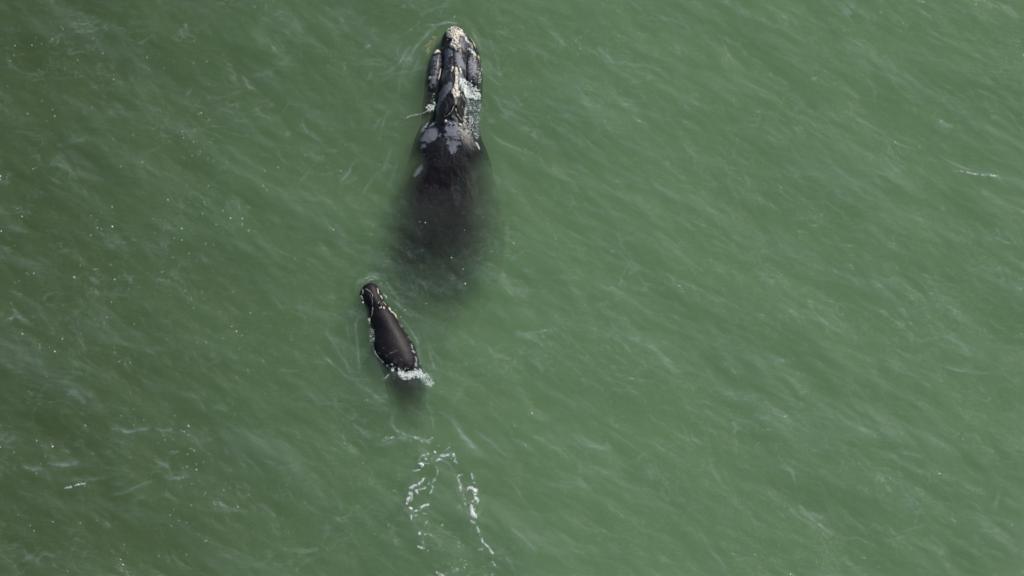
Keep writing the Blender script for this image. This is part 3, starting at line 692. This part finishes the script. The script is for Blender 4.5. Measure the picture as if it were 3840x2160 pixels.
for pts, w in ((Z6([(560, 520), (700, 540), (860, 600), (1000, 560), (1120, 640)]), 9), (Z6([(960, 200), (990, 300), (1000, 450)]), 4), (Z6([(340, 130), (380, 240), (470, 370)]), 4), (Z6([(460, 650), (600, 560)]), 3)):
    add_wisp(pts, w, 0.28, w)
# rings pushed up by the snouts
for cx, cy, r0 in ((1707, 150, 48), (1389, 1090, 34)):
    r = np.hypot(PX - cx, PY - cy)
    H += 0.035 * np.sin((r - r0) / 9.0) * np.exp(-((r - r0 - 30) / 45)**2) * smooth01((cy + 40 - PY) / 60)
# keep the sea level close round the bodies
near = np.minimum(np.hypot((PX - 1670) / 230, (PY - 520) / 480), np.hypot((PX - 1460) / 160, (PY - 1280) / 260))
H *= 0.15 + 0.85 * smooth01(near - 0.4)
edge = smooth01((HW - np.abs(GX)) / 2) * smooth01((HH - np.abs(GY)) / 2)
H *= edge
film = film * edge + 0.018 * (1 - edge)
streakA = 0.003 + 0.080 * smooth01((calm - 0.6) / 0.6) + 0.03 * (1 - edge) * 0 + 0.016 * np.clip(chop, -2, 2) * smooth01((calm - 0.6) / 0.6) + 0.016 * np.clip(swell, -2, 2) * smooth01((calm - 0.6) / 0.6)
co_top = np.stack([GX, GY, H], -1).reshape(-1, 3)
Fq = grid_faces(ny, nx)
nT = len(co_top)
# outer sea to the horizon: a frame of coarser faces joined to the rim, then sides and floor
BIG, DEEP = 1500.0, -26.0
rim_i = np.concatenate([np.arange(nx), (np.arange(1, ny)) * nx + nx - 1, (ny - 1) * nx + np.arange(nx - 2, -1, -1), np.arange(ny - 2, 0, -1) * nx])
rc = co_top[rim_i]
scale = BIG / np.maximum(np.abs(rc[:, 0]) / HW, np.abs(rc[:, 1]) / HH)
far = rc.copy(); m_ = np.maximum(np.abs(rc[:, 0]) / HW, np.abs(rc[:, 1]) / HH)
far[:, 0] = rc[:, 0] / HW * BIG; far[:, 1] = rc[:, 1] / HH * BIG; far[:, 2] = 0
low = far.copy(); low[:, 2] = DEEP
low2 = rc.copy(); low2[:, 2] = DEEP
nr = len(rim_i); a0 = rim_i; b0 = nT + np.arange(nr); c0 = b0 + nr
def ringq(a, b): return np.stack([a, b, np.roll(b, -1), np.roll(a, -1)], 1)
cen = nT + 2 * nr
quads = np.vstack([Fq, ringq(a0, b0), ringq(b0, c0)])
co_all = np.vstack([co_top, far, low])
# floor as one quad through the four low corners
corner = [int(c0[0]), int(c0[nx - 1]), int(c0[nx - 1 + ny - 1]), int(c0[nx - 1 + ny - 1 + nx - 1])]
me = bpy.data.meshes.new("water")
allf = quads
me = mesh_from("water", co_all, allf)
# close the bottom
import bmesh
bm = bmesh.new(); bm.from_mesh(me); bm.verts.ensure_lookup_table()
fl = bm.faces.new([bm.verts[int(i)] for i in c0[::-1]])
bm.to_mesh(me); bm.free()
attr(me, "film", np.r_[film.ravel(), np.full(2 * nr, 0.018)])
attr(me, "streak", np.r_[streakA.ravel(), np.full(2 * nr, 0.083)])
M_water = water_material()
water = link("water", me, M_water)
tag(water, kind="structure")

# ------------------------------------------------------------------ foam
def sea_h(px, py):
    x, y = sea(px, py)
    i = np.clip(((np.asarray(x) + HW) / DX).astype(int), 0, nx - 1); j = np.clip(((np.asarray(y) + HH) / DX).astype(int), 0, ny - 1)
    return H[j, i]
class Foam:
    """clots of froth: flat irregular domes lying on the water or on the skin"""
    def __init__(s, over=None): s.co = []; s.f = []; s.n = 0; s.over = over
    def clot(s, px, py, r, flat=0.45, elong=1.0, ang=0.0):
        x, y = sea(px, py); x = float(x); y = float(y)
        z = float(sea_h(px, py))
        if s.over is not None: z = max(z, float(s.over(np.array([px]), np.array([py]))[0]))
        n = 7; rot = random.uniform(0, 6.28)
        ring = [(math.cos(rot + 2 * math.pi * k / n) * random.uniform(.6, 1.15), math.sin(rot + 2 * math.pi * k / n) * random.uniform(.6, 1.15)) for k in range(n)]
        ca, sa = math.cos(ang), math.sin(ang)
        def pt(u, v, zz): 
            u *= r * elong; v *= r
            return (x + u * ca - v * sa, y + u * sa + v * ca, z + zz)
        base = s.n
        for u, v in ring: s.co.append(pt(u, v, -0.012))
        for u, v in ring: s.co.append(pt(u * .7, v * .7, r * flat * random.uniform(.5, 1)))
        s.co.append(pt(random.uniform(-.2, .2), random.uniform(-.2, .2), r * flat * 1.25))
        for k in range(n):
            k2 = (k + 1) % n
            s.f.append((base + k, base + k2, base + n + k2, base + n + k)); s.f.append((base + n + k, base + n + k2, base + 2 * n))
        s.n += 2 * n + 1
    def stroke(s, pts, w, dens, r0, r1, jit=1.0):
        """clots along a line; dens = clots per 100 px of length"""
        P = spline(pts, 6); L = np.r_[0, np.cumsum(np.hypot(*np.diff(P, axis=0).T))]
        for _ in range(int(2.5 * dens * L[-1] / 100)):
            t = random.uniform(0, L[-1]); i = min(np.searchsorted(L, t), len(P) - 1); q = P[i]
            big = 2.6 if random.random() < 0.12 else 0.62
            a = np.array([q[0] / 16.0]); b = np.array([q[1] / 16.0])
            px = q[0] + random.gauss(0, w * big) + jit * 4.0 * fnoise(a, b, 2)[0]
            py = q[1] + random.gauss(0, w * big) + jit * 4.0 * fnoise(a + 31, b, 2)[0]
            v = fnoise(np.array([px / 11.0]), np.array([py / 11.0]), 2)[0]
            if v < -0.16 * jit: continue
            r = random.uniform(r0, r1) * (0.5 + 0.9 * random.random()**2) * (1.15 if v > 0.15 else 0.85) * (0.6 if big > 1 else 1.0)
            s.clot(px, py, r * 0.58, 0.35, random.uniform(1, 2.2), random.uniform(0, 3.1))
    def area(s, poly, n, r0, r1, lace=0.0, sc=9.0):
        P = np.asarray(poly, float); x0, y0 = P.min(0); x1, y1 = P.max(0); k = 0; tries = 0
        while k < n and tries < n * 30:
            tries += 1
            px, py = random.uniform(x0, x1), random.uniform(y0, y1)
            if poly_sdf(np.array([px]), np.array([py]), P)[0] > random.gauss(-2, 5) + 9 * fnoise(np.array([px / 14.0]), np.array([py / 14.0]), 3)[0]: continue
            if lace:
                v = 1 - abs(fnoise(np.array([px / sc]), np.array([py / sc]), 3)[0]) * 3.0
                if v < lace: continue
            s.clot(px, py, random.uniform(r0, r1), 0.4, random.uniform(1, 1.7), random.uniform(0, 3.1)); k += 1
    def build(s, name, label, cat="foam"):
        me = bpy.data.meshes.new(name); me.from_pydata(s.co, [], s.f)
        me.polygons.foreach_set("use_smooth", [True] * len(me.polygons)); me.update()
        o = link(name, me, M_foam); tag(o, label, cat, None, "stuff"); return o

# wash over the right side of the adult's head
f = Foam(mother_top)
f.area(Z2([(1180, 30), (1320, 30), (1400, 80), (1420, 170), (1400, 310), (1270, 330), (1210, 230), (1180, 130)]), 800, .014, .040, 0.05, 8)
f.area(Z2([(1400, 130), (1500, 170), (1560, 340), (1480, 350), (1400, 300)]), 330, .012, .034, 0.2, 7)
f.area(FOAM_R, 330, .008, .022, 0.66, 9)
f.stroke(Z2([(1330, 330), (1310, 450), (1290, 560), (1260, 700), (1265, 850)]), 4, 160, .01, .026)
f.stroke(Z2([(1270, 885), (1350, 980), (1420, 1080), (1490, 1160), (1530, 1250)]), 2.2, 330, .010, .028, .4)
f.stroke(Z1([(1330, 340), (1390, 460), (1470, 540), (1500, 600)]), 5, 230, .012, .032)
f.stroke(Z1([(1390, 620), (1480, 680), (1550, 750), (1580, 800)]), 5, 260, .012, .034, .5)
f.area(Z1([(1540, 800), (1620, 830), (1680, 1080), (1670, 1300), (1600, 1200), (1540, 950)]), 130, .008, .018, 0.6, 6)
f.area(Z1([(1400, 850), (1560, 800), (1600, 1000), (1600, 1260), (1450, 1260)]), 130, .007, .016, 0.55, 7)
f.area(Z1([(1180, 230), (1330, 260), (1450, 430), (1380, 520), (1310, 380)]), 90, .008, .020, 0.3, 6)
f.build("foam", "white wash pouring over the right side of the adult whale's head and neck")
f = Foam(mother_top)
f.stroke(Z2([(745, 200), (710, 300), (720, 400), (750, 450)]), 3, 260, .01, .026, .5)
f.area(Z2([(560, 490), (640, 440), (760, 440), (750, 500), (640, 540), (580, 570)]), 140, .010, .026, .3, 6)
f.stroke(Z2([(590, 560), (500, 610), (390, 630), (290, 650), (205, 695)]), 1.2, 190, .006, .014, .3)
f.stroke(Z2([(660, 560), (600, 620), (620, 720), (600, 780), (540, 850), (490, 920)]), 5, 110, .008, .02)
f.stroke(Z2([(620, 40), (640, 100), (690, 180)]), 4, 90, .008, .018)
f.build("foam", "narrow band of froth and thin curling line along the adult whale's left cheek")
f = Foam(calf_top)
f.stroke(Z6([(580, 520), (640, 490), (700, 510), (760, 560), (840, 570), (920, 540), (1000, 500)]), 5.5, 620, .012, .034, .5)
f.area(Z6([(700, 500), (900, 520), (1000, 480), (1090, 550), (1040, 590), (940, 600), (840, 630), (760, 630), (720, 560)]), 420, .012, .032, .25, 7)
f.area(Z6([(1040, 530), (1120, 560), (1170, 640), (1190, 740), (1130, 770), (1080, 660), (1010, 610)]), 130, .010, .026, .5, 6)
f.stroke(Z6([(485, 380), (540, 430), (600, 420), (640, 460)]), 2.6, 330, .010, .026, .3)
f.stroke(Z6([(370, 200), (400, 270), (440, 330), (490, 375)]), 1.4, 150, .007, .014)
f.stroke(Z6([(870, 140), (905, 220), (930, 300), (950, 370), (940, 450)]), 3.6, 190, .007, .02)
f.stroke(Z6([(940, 200), (990, 290), (1005, 370), (990, 460)]), 1.0, 120, .006, .012)
f.stroke(Z6([(480, 635), (530, 600), (580, 550)]), 1.2, 160, .007, .014, .3)
f.build("foam", "thick white froth curling round the rear end of the calf's back")
f = Foam(calf_top)
f.stroke(Z5([(600, 1070), (590, 1130), (660, 1200), (700, 1250), (640, 1330), (690, 1400), (660, 1440)]), 8, 120, .008, .022)
f.stroke(Z5([(700, 1290), (720, 1340), (700, 1410)]), 2.4, 130, .008, .018)
f.build("foam", "beads of froth along the left flank of the calf's back")
f = Foam(calf_top)
f.stroke(Z5([(900, 400), (930, 440), (985, 500)]), 2.4, 110, .010, .024, .3)
f.stroke(Z5([(1090, 700), (1150, 760), (1190, 830)]), 3, 110, .007, .016)
f.stroke(Z5([(1230, 930), (1290, 910)]), 1.2, 160, .008, .018, .2); f.stroke(Z5([(1200, 960), (1280, 1090), (1360, 1200), (1440, 1300), (1500, 1420)]), 3.4, 75, .006, .016)
f.build("foam", "thin line of froth along the right flank of the calf's back")
f = Foam()
f.clot(*Z5([(465, 600)])[0], .045, .5); f.clot(*Z5([(470, 612)])[0], .03, .5); f.stroke(Z5([(590, 125), (640, 105), (685, 110)]), 1, 150, .008, .018, .2); f.clot(*Z5([(670, 110)])[0], .035)
f.stroke(Z5([(440, 180), (520, 130), (590, 115)]), .8, 60, .005, .010)
f.build("foam", "few bright flecks of spray around the calf's snout")
f = Foam()
f.stroke(Z1([(940, 120), (1010, 125), (1080, 130), (1190, 155)]), 1.0, 280, .007, .018, .2); f.clot(*Z1([(1160, 10)])[0], .03); f.clot(*Z1([(320, 265)])[0], .035)
f.build("foam", "short bright line of spray just ahead of the adult whale's snout")
# the horseshoe left by the flukes
f = Foam()
for pts, w, d, r0, r1 in (([(545, 320), (590, 355), (650, 360), (720, 350), (735, 390)], 3.5, 260, .012, .030), ([(400, 410), (440, 375), (500, 340)], 2, 170, .010, .022), ([(460, 395), (520, 390), (560, 415), (600, 390), (640, 410), (720, 410), (770, 430)], 2.2, 230, .010, .024),
                          ([(400, 430), (440, 425), (520, 440)], 2, 120, .010, .02), ([(355, 490), (385, 500), (420, 490)], 1.6, 220, .010, .024), ([(570, 460), (580, 520), (560, 580)], 2.5, 90, .009, .02), ([(460, 150), (500, 280), (470, 300)], 3, 40, .008, .016)):
    f.stroke(Z7(pts), w, d, r0, r1, .8)
for cx, cy, r in ((432, 440, .10), (440, 452, .08), (422, 436, .07), (445, 445, .09), (437, 455, .07)): f.clot(*Z7([(cx, cy)])[0], r, .3)
f.stroke(Z7([(60, 260), (100, 210), (200, 185), (340, 190), (430, 215), (510, 230), (540, 190)]), 7, 55, .012, .026, .2)
f.stroke(Z7([(190, 290), (240, 630), (170, 700)]), 16, 14, .010, .02, .2); f.stroke(Z7([(580, 260), (650, 310), (700, 260)]), 6, 60, .010, .022, .2)
f.build("foam", "broken white arc at the head of the horseshoe trail behind the calf")
f = Foam()
for pts, w, d, r0, r1 in (([(465, 560), (440, 600), (380, 630), (330, 660)], 3.6, 230, .012, .034), ([(330, 690), (320, 740), (295, 790)], 4.5, 330, .012, .038), ([(350, 690), (345, 770)], 2.5, 160, .01, .024), ([(390, 660), (400, 720)], 4, 300, .012, .030),
                          ([(500, 600), (540, 650), (520, 700)], 2, 150, .010, .022), ([(490, 580), (500, 640), (450, 660), (400, 670)], 2, 110, .010, .022), ([(320, 820), (380, 860), (440, 820), (500, 805)], 3.0, 300, .012, .032), ([(550, 560), (540, 600)], 2, 80, .008, .018),
                          ([(290, 900), (400, 905)], 5, 60, .010, .024), ([(340, 900), (342, 940)], 3, 180, .012, .028), ([(430, 890), (490, 880)], 2, 110, .01, .02), ([(470, 975), (495, 970)], 1.5, 160, .01, .02),
                          ([(405, 1050), (425, 1090)], 4, 420, .014, .036), ([(455, 1090), (470, 1085)], 2, 200, .012, .028), ([(440, 1160), (465, 1140)], 2.4, 250, .012, .028), ([(390, 1190), (440, 1200), (490, 1215), (530, 1195)], 4, 140, .012, .03), ([(590, 990), (635, 990)], 2, 60, .012, .024),
                          ([(580, 1310), (640, 1345), (720, 1385)], 5, 40, .010, .024), ([(560, 1415), (620, 1440), (690, 1430), (760, 1395), (820, 1385)], 5, 110, .010, .026)):
    f.stroke(Z7(pts), w, d, r0, r1, .8)
f.build("foam", "left arm of the white horseshoe trail, curling clumps ending in scattered flecks")
f = Foam()
for pts, w, d, r0, r1 in (([(760, 545), (800, 530)], 2.4, 170, .012, .026), ([(765, 545), (775, 610)], 3, 200, .012, .03), ([(790, 620), (790, 690), (830, 740), (830, 800)], 4, 110, .010, .026), ([(885, 515), (900, 580), (920, 620)], 3.4, 190, .012, .030),
                          ([(850, 660), (910, 660), (920, 700), (935, 770)], 6, 520, .014, .042), ([(880, 740), (900, 780)], 3, 240, .012, .03), ([(900, 800), (890, 850), (905, 900), (925, 920)], 5, 620, .014, .042), ([(850, 870), (880, 900)], 2.4, 150, .01, .024),
                          ([(860, 950), (905, 965), (940, 1010), (950, 1040)], 3, 150, .012, .026), ([(950, 1040), (975, 1100), (995, 1140), (1040, 1190), (1075, 1250)], 2.6, 190, .010, .026), ([(1060, 1220), (1080, 1250)], 3.5, 260, .012, .03),
                          ([(1070, 1330), (1110, 1305), (1100, 1350)], 2.2, 170, .012, .026), ([(1075, 1449), (1085, 1420)], 2.4, 200, .012, .026), ([(945, 1218), (1000, 1205)], 1.2, 160, .008, .018), ([(960, 820), (980, 870)], 8, 60, .009, .02), ([(990, 1350), (1020, 1350)], 3, 60, .01, .02)):
    f.stroke(Z7(pts), w, d, r0, r1, .8)
f.build("foam", "right arm of the white horseshoe trail, thinning to a dotted line")
# crest foam out on the open water
f = Foam(); f.stroke(D_([(2405, 428), (2440, 434), (2470, 440), (2505, 442)]), 1.8, 170, .009, .024, .4); f.stroke(D_([(2445, 437), (2500, 442)]), 1.4, 200, .012, .028, .2)
f.build("foam", "bright broken dash of foam on a small crest near the right edge")
f = Foam(); f.stroke(D_([(165, 1228), (185, 1222), (205, 1218), (220, 1215)]), 2.2, 130, .010, .026, .3); f.clot(*D_([(197, 1219)])[0], .05, .4); f.stroke(D_([(160, 1230), (180, 1226)]), 2, 120, .008, .02)
f.build("foam", "small cream patch of foam in the lower left of the open water")
# loose flecks
f = Foam()
rf = random.Random(21)
cl = [(rf.uniform(0, 900), rf.uniform(60, 2100)) for _ in range(46)]
def fleck(px, py, r):
    r *= rf.choice((0.6, 0.8, 0.9, 1.0, 1.3))
    # never on top of the whales' raised backs
    if mother_top(np.array([px]), np.array([py]))[0] > 0 or calf_top(np.array([px]), np.array([py]))[0] > 0: return
    f.clot(px, py, r, .5, rf.uniform(1, 1.5), rf.uniform(0, 3))
for cx, cy in cl:
    for _ in range(rf.randint(2, 5)): fleck(rf.gauss(cx, 45), rf.gauss(cy, 32), rf.choice((.014, .02, .026, .034)) * rf.uniform(.8, 1.1))
for _ in range(160): fleck(rf.uniform(0, 1900), rf.uniform(0, 2160), rf.uniform(.012, .024))
for _ in range(150): fleck(rf.uniform(1700, 3840), rf.uniform(0, 2160), rf.uniform(.010, .020))
for _ in range(90): fleck(rf.gauss(720, 80), rf.gauss(1790, 110) if rf.random() < .5 else rf.gauss(900, 150), rf.uniform(.014, .028))
for p in D_([(1070, 560), (1056, 558), (1165, 677), (1170, 713), (1136, 648), (2252, 358), (2078, 384), (1338, 1040), (1330, 1042), (2545, 1322), (2210, 1425), (83, 425)]): fleck(p[0], p[1], .032)
f.build("white_flecks", "tiny white flecks scattered over the open green water, thickest on the left")
